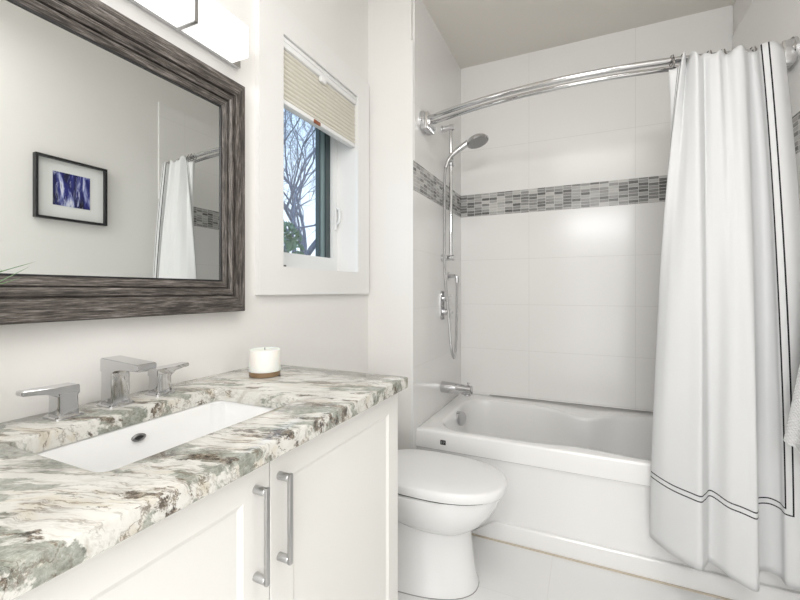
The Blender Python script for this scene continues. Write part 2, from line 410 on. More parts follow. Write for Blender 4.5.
# ================================================================== VANITY
ZC, TH, VX, VY0, VY1 = .9265, .034, .570, .018, 1.143
DFX = .545
t = Thing('vanity_cabinet', 'white two-door vanity cabinet under the streaked granite countertop', 'cabinet', (.27, .58, 0))
b = nb(); y0, y1 = VY0+.012, 1.132; zb_, zt_ = .10, ZC-TH
box(b, .003, .523, y0, y0+.018, zb_, zt_); box(b, .003, .523, y1-.018, y1, zb_, zt_)
box(b, .003, .523, y0+.018, y1-.018, zb_, zb_+.018); box(b, .003, .012, y0+.018, y1-.018, zb_+.018, zt_); box(b, .503, .523, y0+.018, y1-.018, zt_-.03, zt_)
box(b, .003, .46, y0, y1, 0.0, zb_)
t.part('body', b, M_cab, False)
def door(ya, yb, hy):
    b = nb(); z0, z1, x0, x1, st = .105, .886, .5245, DFX, .062
    box(b, x0, x1-.006, ya, yb, z0, z1, .001)
    # frame of stiles and rails with a bevelled recess
    o = [(ya, z0), (yb, z0), (yb, z1), (ya, z1)]; i1 = [(ya+st, z0+st), (yb-st, z0+st), (yb-st, z1-st+.008), (ya+st, z1-st+.008)]
    s2 = .009; i2 = [(i1[0][0]+s2, i1[0][1]+s2), (i1[1][0]-s2, i1[1][1]+s2), (i1[2][0]-s2, i1[2][1]-s2), (i1[3][0]+s2, i1[3][1]-s2)]
    loft(b, [[(x1-.006, *p) for p in o], [(x1-.001, *p) for p in o], [(x1, p[0]+(.001 if p[0] == ya else -.001), p[1]+(.001 if p[1] == z0 else -.001)) for p in o], [(x1, *p) for p in i1], [(x1-.0055, *p) for p in i2]], False, True)
    d = t.part('door', b, M_cab, False)
    h = nb(); box(h, .567, .5745, hy-.0045, hy+.0045, .684, .852, .0015)
    for z in (.692, .844): lathe(h, (DFX, hy, z), (1, 0, 0), [(0, .0075), (.0225, .0075), (.024, .0065)], 20)
    t.part('handle', h, M_nickel, True, d, 'brushed nickel bar handle')
door(y0, .5712, .537); door(.5740, 1.1235, .597)

# countertop with sink cut-out
HX0, HX1, HY0, HY1 = .153, .433, .352, .800
b = nb(); z0, z1 = ZC-TH, ZC
n = 6; inner = rrect(HX0, HX1, HY0, HY1, .022, n)
def snap_outer(p):
    cx, cy = (HX0+HX1)/2, (HY0+HY1)/2; dx, dy = p[0]-cx, p[1]-cy; r = 1e9
    for d, lo, hi, c0 in ((dx, .002, VX, cx), (dy, VY0, VY1, cy)):
        if d > 1e-9: r = min(r, (hi-c0)/d)
        elif d < -1e-9: r = min(r, (lo-c0)/d)
    return [cx+dx*r, cy+dy*r]
# resample inner densely along straight runs
dense = []
for i, p in enumerate(inner):
    q = inner[(i+1) % len(inner)]; L = math.dist(p, q); kk = max(1, int(L/.03))
    for j in range(kk): dense.append((p[0]+(q[0]-p[0])*j/kk, p[1]+(q[1]-p[1])*j/kk))
outer = [snap_outer(p) for p in dense]
for cx, cy in ((.002, VY0), (.002, VY1), (VX, VY0), (VX, VY1)):
    i = min(range(len(outer)), key=lambda i: (outer[i][0]-cx)**2+(outer[i][1]-cy)**2); outer[i] = [cx, cy]
def ins(p, d): return (min(max(p[0], .002+d), VX-d), min(max(p[1], VY0+d), VY1-d))
def insin(p, d):
    cx, cy = (HX0+HX1)/2, (HY0+HY1)/2
    return (p[0]+(d if p[0] > cx else -d)*min(1, abs(p[0]-cx)/.1), p[1]+(d if p[1] > cy else -d)*min(1, abs(p[1]-cy)/.1))
e = .004
lp = [[(*p, z0) for p in dense], [(*p, z1-e) for p in dense], [(*insin(p, e*.3), z1-e*.3) for p in dense], [(*insin(p, e), z1) for p in dense],
      [(*ins(p, e), z1) for p in outer], [(*ins(p, e*.3), z1-e*.3) for p in outer], [(*ins(p, 0), z1-e) for p in outer], [(*ins(p, 0), z0+.002) for p in outer], [(*ins(p, .002), z0) for p in outer]]
lp.append(lp[0])
loft(b, lp, False, False); bmesh.ops.remove_doubles(b, verts=b.verts[:], dist=1e-6)
tag(obj('countertop', b, M_gran, None, True, 30), 'white, green and brown streaked granite countertop on the vanity', 'countertop')

# sink
t = Thing('sink', 'white rectangular undermount sink set into the granite countertop', 'sink', ((HX0+HX1)/2, (HY0+HY1)/2, ZC-TH))
b = nb(); zs = ZC-TH-.0005
def rl(d, z, r): return [(*p, z) for p in rrect(HX0+d, HX1-d, HY0+d, HY1-d, r, 8)]
loft(b, [rl(-.02, zs, .03), rl(-.004, zs, .024), rl(-.001, zs-.004, .026), rl(.003, zs-.10, .035), rl(.010, zs-.125, .045), rl(.028, zs-.14, .055), rl(.08, zs-.146, .05)], False, True)
loft(b, [rl(-.02, zs, .03), rl(-.02, zs-.012, .03), rl(-.012, zs-.02, .03), rl(-.009, zs-.12, .045), rl(.02, zs-.155, .06)], False, True)
t.part('basin', b, M_white)
b = nb()
oc = (HX0+.0018, .582, .861)
ring = []
for k_ in range(32):
    a = 2*PI*k_/32; ring.append((math.cos(a), math.sin(a)))
def ov(rx, rz, dx): return [(oc[0]+dx, oc[1]+rx*c_, oc[2]+rz*s_) for c_, s_ in ring]
loft(b, [ov(.0155, .0085, -.002), ov(.0155, .0085, .003), ov(.0135, .0065, .0045), ov(.0105, .0042, .003), ov(.010, .004, .0005)], True, True); ovr = t.part('overflow_ring', b, mat('dark_overflow_metal', (.26, .26, .26), .3, 1.0), label='metal overflow ring')
b = nb(); loft(b, [ov(.0098, .0038, .0006), ov(.0095, .0036, .0012)]); t.part('overflow_hole_shade', b, M_dark, under=ovr)  # dark disc paints the shade inside the overflow opening
b = nb(); lathe(b, (.293, .576, zs-.1465), (0, 0, 1), [(0, .024), (.003, .024), (.0045, .021), (.004, .017), (.008, .016), (.009, .012)], 28); t.part('drain', b, M_chrome)

# faucet spout
t = Thing('faucet_spout', 'square-cut chrome faucet spout between the two lever handles', 'faucet', (.075, .58, ZC))
b = nb()
loft(b, [[(*p, z) for p in rrect(.075-h, .075+h, .58-h, .58+h, .012, 5)] for z, h in ((ZC, .030), (ZC+.004, .030), (ZC+.006, .028))]); t.part('base_plate', b, M_chrome)
b = nb()
def sec(x0, x1, hw, z, r=.004): return [(*p, z) for p in rrect(x0, x1, .58-hw, .58+hw, r, 4)]
loft(b, [sec(.053, .096, .0218, ZC+.006), sec(.053, .094, .0208, ZC+.05), sec(.053, .094, .0208, ZC+.085)]); t.part('column', b, M_chrome, angle=14)
b = nb()
prof = [(.052, ZC+.078), (.052, ZC+.106), (.056, ZC+.110), (.186, ZC+.103), (.189, ZC+.100), (.189, ZC+.090), (.185, ZC+.087), (.125, ZC+.088), (.104, ZC+.084), (.096, ZC+.076)]
loft(b, [[(p[0], .58-.0215, p[1]) for p in prof], [(p[0], .58+.0215, p[1]) for p in prof]])
bmesh.ops.bevel(b, geom=b.edges[:], offset=.0014, segments=2, affect='EDGES', clamp_overlap=True)
sp_arm = t.part('spout_arm', b, M_chrome, angle=20)
b = nb(); lathe(b, (.172, .58, ZC+.088), (0, 0, -1), [(0, .010), (.004, .010), (.004, .007)], 20); t.part('aerator', b, M_nickel, under=sp_arm)
# lever handles
def lever(y, sgn, label):
    t = Thing('lever_tap', label, 'tap', (.072, y, ZC), 'faucet lever handles')
    b = nb(); loft(b, [[(*p, z) for p in rrect(.072-h, .072+h, y-h, y+h, .010, 5)] for z, h in ((ZC, .0275), (ZC+.004, .0275), (ZC+.006, .0255))]); t.part('base_plate', b, M_chrome)
    b = nb(); loft(b, [[(*p, z) for p in rrect(.072-h, .072+h, y-h*.95, y+h*.95, .005, 4)] for z, h in ((ZC+.006, .0205), (ZC+.040, .0195), (ZC+.052, .0205))]); t.part('body', b, M_chrome, angle=14)
    b = nb(); pf = [(-.021, .047), (-.021, .064), (-.018, .0665), (.025, .0665), (.072, .0690), (.075, .0675), (.075, .0605), (.072, .0590), (.034, .0555), (.024, .051), (.0195, .046)]
    lo = []
    for x in (-.0195, .0195):
        lo.append([(.072+x*(1 if q[0] < .03 else .62), y+sgn*q[0], ZC+q[1]) for q in pf])
    loft(b, lo); bmesh.ops.bevel(b, geom=b.edges[:], offset=.0013, segments=2, affect='EDGES', clamp_overlap=True)
    t.part('lever', b, M_chrome, angle=20)
lever(.478, -1, 'chrome lever handle nearest the plant, its lever pointing away from the spout')
lever(.690, 1, 'chrome lever handle between the spout and the white candle')

# candle
t = Thing('candle', 'white candle in a short glass jar with brown base on the countertop', 'candle', (.158, .972, ZC))
R = .047; c0 = (.158, .972, ZC)
b = nb(); lathe(b, c0, (0, 0, 1), [(.001, R*.96), (.003, R), (.014, R), (.016, R*.97)], 40); t.part('wooden_base', b, mat('brown_wood_base', (.23, .15, .08), .4), label='brown base')
b = nb(); lathe(b, c0, (0, 0, 1), [(.015, R*.95), (.017, R), (.080, R), (.082, R*.985), (.0825, R*.95), (.0805, R*.94)], 40); t.part('wax', b, M_wax)
b = nb(); lathe(b, (c0[0], c0[1], ZC+.0795), (0, 0, 1), [(0, .0012), (.008, .001)], 8); t.part('wick', b, M_black)

# plant
px, py = .15, .20
t = Thing('potted_grass', 'green grassy plant whose leaf tips poke in before the mirror', 'plant', (px, py, ZC))
b = nb(); lathe(b, (px, py, ZC), (0, 0, 1), [(0, .042), (.004, .045), (.11, .055), (.113, .053), (.112, .049), (.10, .046)], 32); t.part('pot', b, M_pot)
b = nb(); lathe(b, (px, py, ZC), (0, 0, 1), [(.098, .046), (.102, .045)], 24); t.part('soil', b, M_dark)
def blade(tip, w, bend):
    b = nb(); A = Vector((px+rnd.uniform(-.02, .02), py+rnd.uniform(-.02, .02), ZC+.10)); T = Vector(tip); mid = (A+T)/2+Vector((0, 0, bend))
    pts = catmull([A, mid, T], 8); L = []
    for i, p in enumerate(pts):
        f = i/(len(pts)-1); ww = w*(1-f**2.2)+.0004
        sd = (T-A).cross(Vector((0, 0, 1))).normalized()
        L.append([p-sd*ww, p+Vector((0, 0, -ww*.5)), p+sd*ww, p+Vector((0, 0, ww*.12))])
    loft(b, L); t.part('leaf', b, M_leaf)
blade((.125, .407, 1.246), .005, .05); blade((.115, .402, 1.236), .005, .03); blade((.11, .365, 1.228), .006, .03); blade((.10, .345, 1.237), .004, .05)
blade((.14, .38, 1.215), .005, .045)
for i in range(16):
    a = rnd.uniform(PI*1.05, PI*1.95); l = rnd.uniform(.08, .2)
    blade((px+l*math.cos(a)*.5, py+l*math.sin(a)*.6, ZC+.10+rnd.uniform(.14, .24)), .005, .03)

# ================================================================== MIRROR
my0, my1, mz0, mz1 = .150, 1.008, 1.124, 1.868
t = Thing('wall_mirror', 'large mirror in a weathered grey wood frame above the vanity', 'mirror', (0, (my0+my1)/2, (mz0+mz1)/2))
fw = .092
prof = [(0, 0.001), (0, .036), (.003, .040), (.028, .041), (.047, .037), (.0475, .024), (.0505, .024), (.052, .031), (.060, .0315), (.069, .025), (.0695, .014), (.072, .014), (.0735, .0215), (.080, .020), (.088, .0145), (fw, .0125), (fw, .001)]
cy, cz = (my0+my1)/2, (mz0+mz1)/2
def rail(L, pos, ang, ws, es):
    b = nb(); lo = [[], []]
    for w_, d in prof:
        lo[0].append((-L/2+w_*(es[0]), d, -w_*ws)); lo[1].append((L/2-w_*es[1], d, -w_*ws))
    loft(b, lo)
    o = obj('frame_rail', b, M_wood, t.o, True, 25)
    # local x = length, y = out of the wall, z = outward
    B = Matrix(((0, 1, 0), (1, 0, 0), (0, 0, 1))).transposed()   # x->Y, y->X
    Mx = Matrix.Rotation(ang, 4, 'X') @ Matrix(((0, 1, 0, 0), (1, 0, 0, 0), (0, 0, 1, 0), (0, 0, 0, 1)))
    o.matrix_local = Matrix.Translation(Vector(pos)-t.loc) @ Mx
H_, W_ = mz1-mz0, my1-my0
WT, WB, WS = .96, 1.06, .80
rail(W_, (0.001, cy, mz1), 0, WT, (WS, WS)); rail(W_, (.001, cy, mz0), PI, WB, (WS, WS)); rail(H_, (.001, my0, cz), PI/2, WS, (WB, WT)); rail(H_, (.001, my1, cz), -PI/2, WS, (WT, WB))
b = nb(); box(b, .004, .010, my0+.05, my1-.05, mz0+.05, mz1-.05); t.part('mirror_pane', b, M_mirror, False)
b = nb(); i0 = .0915; i1 = .0955
def sq(i): return [(my0+i*WS, mz0+i*WB), (my1-i*WS, mz0+i*WB), (my1-i*WS, mz1-i*WT), (my0+i*WS, mz1-i*WT)]
A = sq(i0); Bq = sq(i1)
loft(b, [[(.0135, *p) for p in A], [(.0145, *p) for p in A], [(.0145, *p) for p in Bq], [(.0102, *p) for p in Bq]], False, False); t.part('sight_edge', b, M_black, False, label='black inner edge')

# ================================================================== VANITY LIGHT
t = Thing('vanity_light', 'long frosted glass bar light with chrome clips above the mirror', 'wall light', (0, .58, 1.98))
b = nb(); box(b, .001, .018, .15, 1.01, 1.934, 2.022, .002); t.part('back_plate', b, M_chrome, False)
b = nb(); gz0_, gz1_ = 1.930, 2.032; prism(b, rrect(.0185, .094, gz0_, gz1_, .006, 4), 1, .195, .968)
t.part('glass_shade', b, M_lamp, True)
for y in (.390, .777):
    b = nb()
    box(b, .018, .0965, y-.005, y+.005, gz0_-.003, gz0_-.0005); box(b, .0945, .0975, y-.005, y+.005, gz0_-.003, gz1_+.003); box(b, .018, .0965, y-.005, y+.005, gz1_+.0005, gz1_+.003)
    t.part('clip', b, M_nickel, False)

# ================================================================== PICTURE on the right wall (seen in the mirror)
t = Thing('framed_picture', 'black framed abstract blue print with white mat, reflected in the mirror', 'picture', (RX, 1.402, 1.792))
ya, yb, za, zb2 = 1.214, 1.590, 1.610, 1.975
b = nb(); f = .013
for a in ((ya, ya+f, za, zb2), (yb-f, yb, za, zb2), (ya+f, yb-f, za, za+f), (ya+f, yb-f, zb2-f, zb2)): box(b, RX-.034, RX-.001, *a)
t.part('frame', b, M_black, False)
b = nb(); box(b, RX-.010, RX-.004, ya+f, yb-f, za+f, zb2-f); t.part('mat_board', b, mat('white_mat_board', (.82, .83, .82), .7), False)
m = mat('blue_print', (.05, .05, .3), .4); k = N(m)
co = k.coord('Object')
n1 = k.noise(k.mapping(co, (1, 17, 3.2)), 1, 4, .6, .7); n2 = k.noise(k.mapping(co, (1, 50, 9), loc=(3, 2, 1)), 1, 4, .65, .9)
c = k.ramp(n1.outputs[0], [(.36, (.006, .006, .012)), (.45, (.010, .012, .10)), (.53, (.025, .03, .22)), (.585, (.38, .42, .70)), (.64, (.80, .82, .88)), (.70, (.03, .03, .2))])
c = k.mix(k.ramp(n2.outputs[0], [(.56, (0, 0, 0)), (.66, (.8, .8, .8))]), c, (.55, .58, .80))
k.l(c, k.b.inputs['Base Color'])
b = nb(); box(b, RX-.0125, RX-.010, 1.305, 1.500, 1.698, 1.896); t.part('print', b, m, False)

# ================================================================== BATHTUB
TX0, TX1, TY0, TY1, TZ = .264, 1.788, 1.950, 2.778, .478
t = Thing('bathtub', 'white alcove bathtub with a recessed apron beneath the tiled walls', 'bathtub', ((TX0+TX1)/2, (TY0+TY1)/2, 0))
ix0, ix1, iy0, iy1 = .352, 1.700, 1.998, 2.645
raw = rrect(ix0, ix1, iy0, iy1, .15, 10); dn = []
for i, p in enumerate(raw):
    q = raw[(i+1) % len(raw)]; L = math.dist(p, q); kk = max(1, int(L/.03))
    for j in range(kk): dn.append((p[0]+(q[0]-p[0])*j/kk, p[1]+(q[1]-p[1])*j/kk))
ccx, ccy = 1.02, 2.32
def bulge(p):
    x, y = p; g = math.exp(-((x-1.05)/.16)**2)
    return (x, y-.145*g) if y > ccy else (x, y+.03*g)
inn = [bulge(p) for p in dn]
def touter(p):
    dx, dy = p[0]-ccx, p[1]-ccy; r = 1e9
    for d, lo, hi, c_ in ((dx, TX0, TX1, ccx), (dy, TY0, TY1, ccy)):
        if d > 1e-9: r = min(r, (hi-c_)/d)
        elif d < -1e-9: r = min(r, (lo-c_)/d)
    return [ccx+dx*r, ccy+dy*r]
otr = [touter(p) for p in dn]
for cx, cy_ in ((TX0, TY0), (TX0, TY1), (TX1, TY0), (TX1, TY1)):
    i = min(range(len(otr)), key=lambda i: (otr[i][0]-cx)**2+(otr[i][1]-cy_)**2); otr[i] = [cx, cy_]
def clampo(p, d): return (min(max(p[0], TX0+d), TX1-d), min(max(p[1], TY0+d), TY1-d))
def shrink(p, d, slope=1.0, base=None):
    q = base or p; dx, dy = p[0]-ccx, p[1]-ccy; r = math.hypot(dx, dy); k_ = max(.05, 1-d*(1+(slope-1)*max(0, dx/r))/r); return (ccx+dx*k_, ccy+dy*k_)
lv = [(-.012, TZ), (-.003, TZ-.0015), (.004, TZ-.008), (.009, TZ-.022), (.025, TZ-.12), (.045, TZ-.24), (.065, TZ-.32), (.10, TZ-.365), (.17, TZ-.382)]
b = nb()
loops = [[(*clampo(p, 0), TZ-.014) for p in otr], [(*clampo(p, 0), TZ-.010) for p in otr], [(*clampo(p, .003), TZ-.003) for p in otr], [(*clampo(p, .010), TZ) for p in otr]]
for d, z in lv:
    f_ = min(1, max(0, (TZ-z)/.30))
    # the armrest bulge fades out towards the bottom
    loops.append([(*shrink((a[0]*(1-f_*.8)+c_[0]*f_*.8, a[1]*(1-f_*.8)+c_[1]*f_*.8), d, 2.6), z) for a, c_ in zip(inn, dn)])
loft(b, loops, False, True); t.part('rim_and_basin', b, M_acryl, True, angle=50)
b = nb()
ap = [(TY0, TZ-.0142), (TY0, .392), (TY0+.002, .384), (TY0+.012, .378), (TY0+.015, .370), (TY0+.018, .001), (TY0+.05, .001), (TY0+.05, TZ-.0142)]
prism(b, ap, 0, TX0, TX1); apr = t.part('apron', b, M_acryl, True)
b = nb()
lo = []
for x, zf in ((.545, .004), (.57, .02), (.655, .078), (.675, .084), (1.2, .084), (TX1, .084)):
    lo.append([(x, TY0+.019, .001), (x, TY0-.001, .001), (x, TY0-.001, max(.003, zf-.006)), (x, TY0+.003, zf), (x, TY0+.0165, zf+.001)])
loft(b, lo); t.part('base_skirt', b, M_acryl, False, under=apr)
b = nb(); lathe(b, (.376, 2.365, .425), (1, -.5, .15), [(-.02, .042), (.012, .042), (.018, .038), (.019, .01)], 32); t.part('overflow_cover', b, M_chrome)
b = nb(); lathe(b, (.58, 2.33, TZ-.382), (0, 0, 1), [(0, .03), (.003, .03), (.006, .026)], 24); t.part('drain', b, M_chrome)
b = nb(); box(b, .396, .424, TY0-.0016, TY0+.0005, .414, .437, .0006)
bd = t.part('maker_badge', b, M_black, False, label='small black maker badge')
b = nb(); box(b, .401, .407, TY0-.0024, TY0-.0012, .419, .432); box(b, .412, .419, TY0-.0024, TY0-.0012, .425, .432); box(b, .412, .417, TY0-.0024, TY0-.0012, .419, .4225); t.part('badge_mark', b, M_nickel, False, under=bd)
# dark line along the seam between tub and wall tile
struct('trim_3', box(nb(), TX0+.2, TX1, BY-.0035, BY+.001, TZ+.0003, TZ+.0025), mat('dark_seam_line', (.16, .15, .14), .6))
struct('trim_4', box(nb(), .53, TX1, TY0-.008, TY0-.002, 0.0, .006), mat('tan_sealant', (.60, .53, .43), .7))

# ================================================================== TOILET
tcx = 1.612
t = Thing('toilet', 'white skirted toilet with closed lid between vanity and bathtub', 'toilet', (.40, tcx, 0))
def egg(xb, xf, hw, z, n=48, e=2.25, wid=.48):
    cx = xb+(xf-xb)*wid; o = []
    for i in range(n):
        a = 2*PI*i/n; c_, s_ = math.cos(a), math.sin(a); ee = e if c_ > 0 else 3.0
        X = (abs(c_)**(2/ee))*(1 if c_ > 0 else -1); Yy = (abs(s_)**(2/ee))*(1 if s_ > 0 else -1)
        o.append((cx+X*((xf-cx) if c_ > 0 else (cx-xb)), tcx+Yy*hw, z))
    return o
b = nb(); loft(b, [egg(.03, .672, .158, .0), egg(.03, .672, .158, .012), egg(.03, .664, .150, .03), egg(.03, .650, .142, .12), egg(.03, .640, .136, .22), egg(.03, .64, .136, .30), egg(.03, .64, .14, .34)]); t.part('pedestal', b, M_white, True, angle=60)
b = nb(); loft(b, [egg(.44, .60, .075, .236), egg(.40, .638, .115, .243), egg(.34, .672, .143, .256), egg(.27, .703, .161, .280), egg(.20, .733, .174, .318), egg(.16, .754, .181, .355), egg(.13, .764, .183, .388), egg(.13, .764, .181, .393), egg(.14, .752, .17, .395)]); t.part('bowl', b, M_white, True, angle=60)
b = nb(); loft(b, [egg(.235, .765, .178, .3955), egg(.235, .765, .178, .4015)]); t.part('seat_gap_shade', b, M_dark, True, label='dark slab painted as shade under the lid')  # solid dark layer paints the shade between lid and bowl
b = nb(); loft(b, [egg(.225, .772, .182, .4015), egg(.222, .780, .1865, .403), egg(.220, .784, .188, .412), egg(.221, .784, .188, .430), egg(.224, .780, .184, .4375), egg(.232, .771, .176, .4405), egg(.30, .69, .11, .4425)]); t.part('lid', b, M_plastic, True, angle=50)
b = nb(); loft(b, [[(*p, z) for p in rrect(.012+d, .20-d, tcx-.185+d, tcx+.185-d, .03, 6)] for z, d in ((.33, .01), (.36, .0), (.72, .0))]); t.part('tank', b, M_white)
b = nb(); loft(b, [[(*p, z) for p in rrect(.008+d, .206-d, tcx-.19+d, tcx+.19-d, .03, 6)] for z, d in ((.721, .0), (.742, .0), (.75, .008))]); tl_ = t.part('tank_lid', b, M_white)
b = nb(); lathe(b, (.11, tcx, .75), (0, 0, 1), [(0, .02), (.004, .02), (.005, .017)], 24); t.part('flush_button', b, M_chrome, under=tl_)
b = nb(); loft(b, [egg(.028, .674, .160, 0.0005), egg(.03, .673, .159, .003)]); t.part('floor_seal', b, mat('grey_floor_seal', (.30, .30, .29), .6), True, label='grey seal line at the floor')

# ================================================================== SHOWER FITTINGS on the alcove wall
WX = .262; SY = 2.365
t = Thing('shower_slide_bar', 'vertical chrome slide bar on the tiled wall over the spout', 'slide bar', (WX, SY, 1.39))
b = nb(); tube(b, [(.320, SY, 1.375), (.320, SY, 2.200)], .0105, 18); t.part('rail', b, M_chrome)
for z in (1.392, 2.180):
    b = nb(); lathe(b, (WX, SY, z), (1, 0, 0), [(.0, .022), (.006, .022), (.009, .018), (.04, .0165), (.07, .018), (.078, .018), (.08, .015)], 24); t.part('bracket', b, M_chrome)
b = nb(); lathe(b, (.320, SY, 1.975), (0, 0, 1), [(-.025, .016), (-.022, .018), (.022, .018), (.025, .016)], 20); lathe(b, (.320, SY, 1.975), (.15, -1, .1), [(-.02, .013), (.045, .014), (.048, .011)], 18)
lathe(b, (.320, SY, 1.97), (0, 1, -.1), [(0, .012), (.04, .012), (.044, .009)], 16); t.part('slider', b, M_chrome)
t = Thing('hand_shower', 'chrome hand shower with hanging hose, clipped to the slide bar', 'hand shower', (.35, SY, 2.0))
hp = [(.302, 2.318, 1.925), (.325, 2.326, 1.985), (.370, 2.342, 2.030), (.430, 2.356, 2.070)]
b = nb(); pth = catmull(hp, 8); tube(b, pth, [.0125+.008*(i/(len(pth)-1))**1.5 for i in range(len(pth))], 16); t.part('handle', b, M_chrome)
ax = Vector((.28, -.10, -.95)).normalized()
b = nb(); lathe(b, Vector((.482, 2.364, 2.078))-ax*.018, ax, [(-.006, .014), (0, .036), (.008, .056), (.022, .066), (.03, .066), (.033, .062), (.033, .03)], 32); hd = t.part('spray_head', b, M_chrome)
b = nb(); lathe(b, Vector((.482, 2.364, 2.078))-ax*.018, ax, [(.0335, .056), (.035, .054), (.036, .012)], 32); t.part('spray_face', b, mat('grey_nozzle_face', (.35, .35, .35), .35, .5), under=hd)
hz = [(.302, 2.318, 1.925), (.297, 2.316, 1.85), (.295, 2.316, 1.6), (.297, 2.318, 1.3), (.318, 2.325, 1.05), (.320, 2.365, .86), (.318, 2.43, .775), (.317, 2.47, .82), (.318, 2.492, 1.0), (.318, 2.498, 1.262)]
m = mat('metal_hose', (.62, .62, .63), .22, 1.0); b = nb(); tube(b, catmull(hz, 14), .0088, 12)
k = N(m); w_ = k.n('ShaderNodeSeparateXYZ'); k.l(k.coord(), w_.inputs[0]); k.bump(k.math('SINE', k.math('MULTIPLY', w_.outputs[2], 1200.)), .5, .002)
t.part('hose', b, m, label='ribbed metal hose')
t = Thing('hose_outlet', 'chrome wall elbow feeding the shower hose', 'wall outlet', (WX, 2.498, 1.285))
b = nb(); lathe(b, (WX, 2.498, 1.285), (1, 0, 0), [(0, .027), (.006, .027), (.009, .022)], 28); t.part('wall_plate', b, M_chrome)
b = nb(); tube(b, catmull([(.268, 2.498, 1.285), (.300, 2.498, 1.285), (.3165, 2.498, 1.278), (.318, 2.498, 1.262)], 6), .0125, 16); lathe(b, (.318, 2.498, 1.264), (0, 0, -1), [(0, .0145), (.022, .0135), (.026, .010)], 16); t.part('elbow', b, M_chrome)
t = Thing('shower_valve', 'tall rounded chrome shower control plate on the tiled wall', 'shower valve', (WX, SY, 1.10))
b = nb(); pl = rrect(SY-.036, SY+.036, 1.012, 1.192, .034, 8)
def pls(d): return [(max(min(p[0], SY+.036-d), SY-.036+d), max(min(p[1], 1.192-d), 1.012+d)) for p in pl]
loft(b, [[(WX, *p) for p in pl], [(WX+.007, *p) for p in pl], [(WX+.010, *p) for p in pls(.004)]]); t.part('control_plate', b, M_chrome)
for z, r, L in ((1.145, .017, .035), (1.062, .021, .045)):
    b = nb(); lathe(b, (WX+.009, SY, z), (1, 0, 0), [(0, r), (L*.6, r*.95), (L, r), (L+.003, r*.85)], 24)
    tube(b, [(WX+.009+L*.7, SY, z), (WX+L*.9+.012, SY+.05, z+.016 if z > 1.1 else z-.004)], [.008, .006], 12); t.part('control_knob', b, M_chrome)
t = Thing('tub_spout', 'chrome tub spout with diverter knob above the bathtub rim', 'tub spout', (WX, SY, .598))
b = nb(); R0 = Vector((WX, SY, .604))
lathe(b, R0, (1, 0, -.03), [(0, .034), (.004, .035), (.10, .032), (.165, .029), (.184, .0285), (.188, .025)], 32); lathe(b, R0+Vector((.160, 0, -.024)), (0, 0, -1), [(0, .02), (.014, .02), (.015, .014)], 20); body = t.part('body', b, M_chrome)
b = nb(); lathe(b, R0+Vector((.166, 0, .010)), (0, 0, 1), [(0, .004), (.02, .004), (.021, .008), (.029, .008), (.03, .006)], 16); t.part('diverter_knob', b, M_chrome)

# ================================================================== CURTAIN ROD
RZ = 2.105; XC = 1.026; HALF = .764
def rodY(x, off=0): return 2.03-.145*(1-((x-XC)/HALF)**2)+off
t = Thing('curtain_rod', 'double bowed chrome curtain rod spanning the bathtub alcove', 'curtain rod', (XC, 2.03, RZ))
for off, r in ((0, .0125), (.058, .0105)):
    b = nb(); xs = [WX+.045+(RX-.01-.045-WX-.045)*i/48 for i in range(49)]
    tube(b, [(x, rodY(x, off), RZ-(.0 if off == 0 else .004)) for x in xs], r, 16); t.part('rod', b, M_chrome)
for x0, sg in ((WX, 1), (RX-.01, -1)):
    b = nb(); yc = 2.058
    lathe(b, (x0, yc-.012, RZ+.004), (sg, 0, 0), [(0, .052), (.010, .052), (.014, .047), (.03, .044)], 28)
    for i in range(6):
        yy = yc-.058+i*.0185
        box(b, min(x0+sg*.006, x0+sg*.048), max(x0+sg*.006, x0+sg*.048), yy, yy+.014, RZ-.056, RZ+.034, .005)
    box(b, min(x0+sg*.010, x0+sg*.060), max(x0+sg*.010, x0+sg*.060), yc-.052, yc+.045, RZ-.040, RZ+.012, .012, 3)
    t.part('wall_bracket', b, M_chrome)

# ================================================================== CURTAIN
ZT_, = (2.110,)
# control plan points: (x, y) along the cloth at the top and at the hem
top = [(1.374, 1.925), (1.364, 1.898), (1.394, 1.884), (1.408, 1.872), (1.418, 1.890), (1.424, 1.915), (1.434, 1.895), (1.448, 1.868), (1.466, 1.888), (1.480, 1.915), (1.498, 1.897), (1.518, 1.887), (1.534, 1.912), (1.550, 1.922), (1.568, 1.900), (1.592, 1.900), (1.610, 1.922), (1.626, 1.950), (1.640, 1.962), (1.648, 1.948), (1.654, 1.912), (1.700, 1.922), (1.742, 1.985)]
bot = [(1.480, 1.938), (1.400, 1.940), (1.318, 1.932), (1.300, 1.902), (1.325, 1.860), (1.360, 1.825), (1.400, 1.795), (1.440, 1.776), (1.460, 1.800), (1.478, 1.830), (1.500, 1.822), (1.525, 1.798), (1.550, 1.782), (1.575, 1.768), (1.597, 1.764), (1.610, 1.790), (1.620, 1.840), (1.634, 1.868), (1.668, 1.884), (1.694, 1.870), (1.700, 1.838), (1.742, 1.835), (1.785, 1.885)]
hem = [.19, .19, .20, .205, .20, .193, .188, .185, .190, .192, .185, .178, .172, .166, .165, .17, .178, .18, .178, .172, .168, .168, .17]
NSEG = 9; T = catmull([(*p, 0) for p in top], NSEG); Bo = catmull([(*p, 0) for p in bot], NSEG); Hh = catmull([(h, 0, 0) for h in hem], NSEG)
CW = 1.50; ROWS = 70; MARG = .155
b = nb(); uvl = b.loops.layers.uv.new('UVMap'); G = []; nC = len(T)
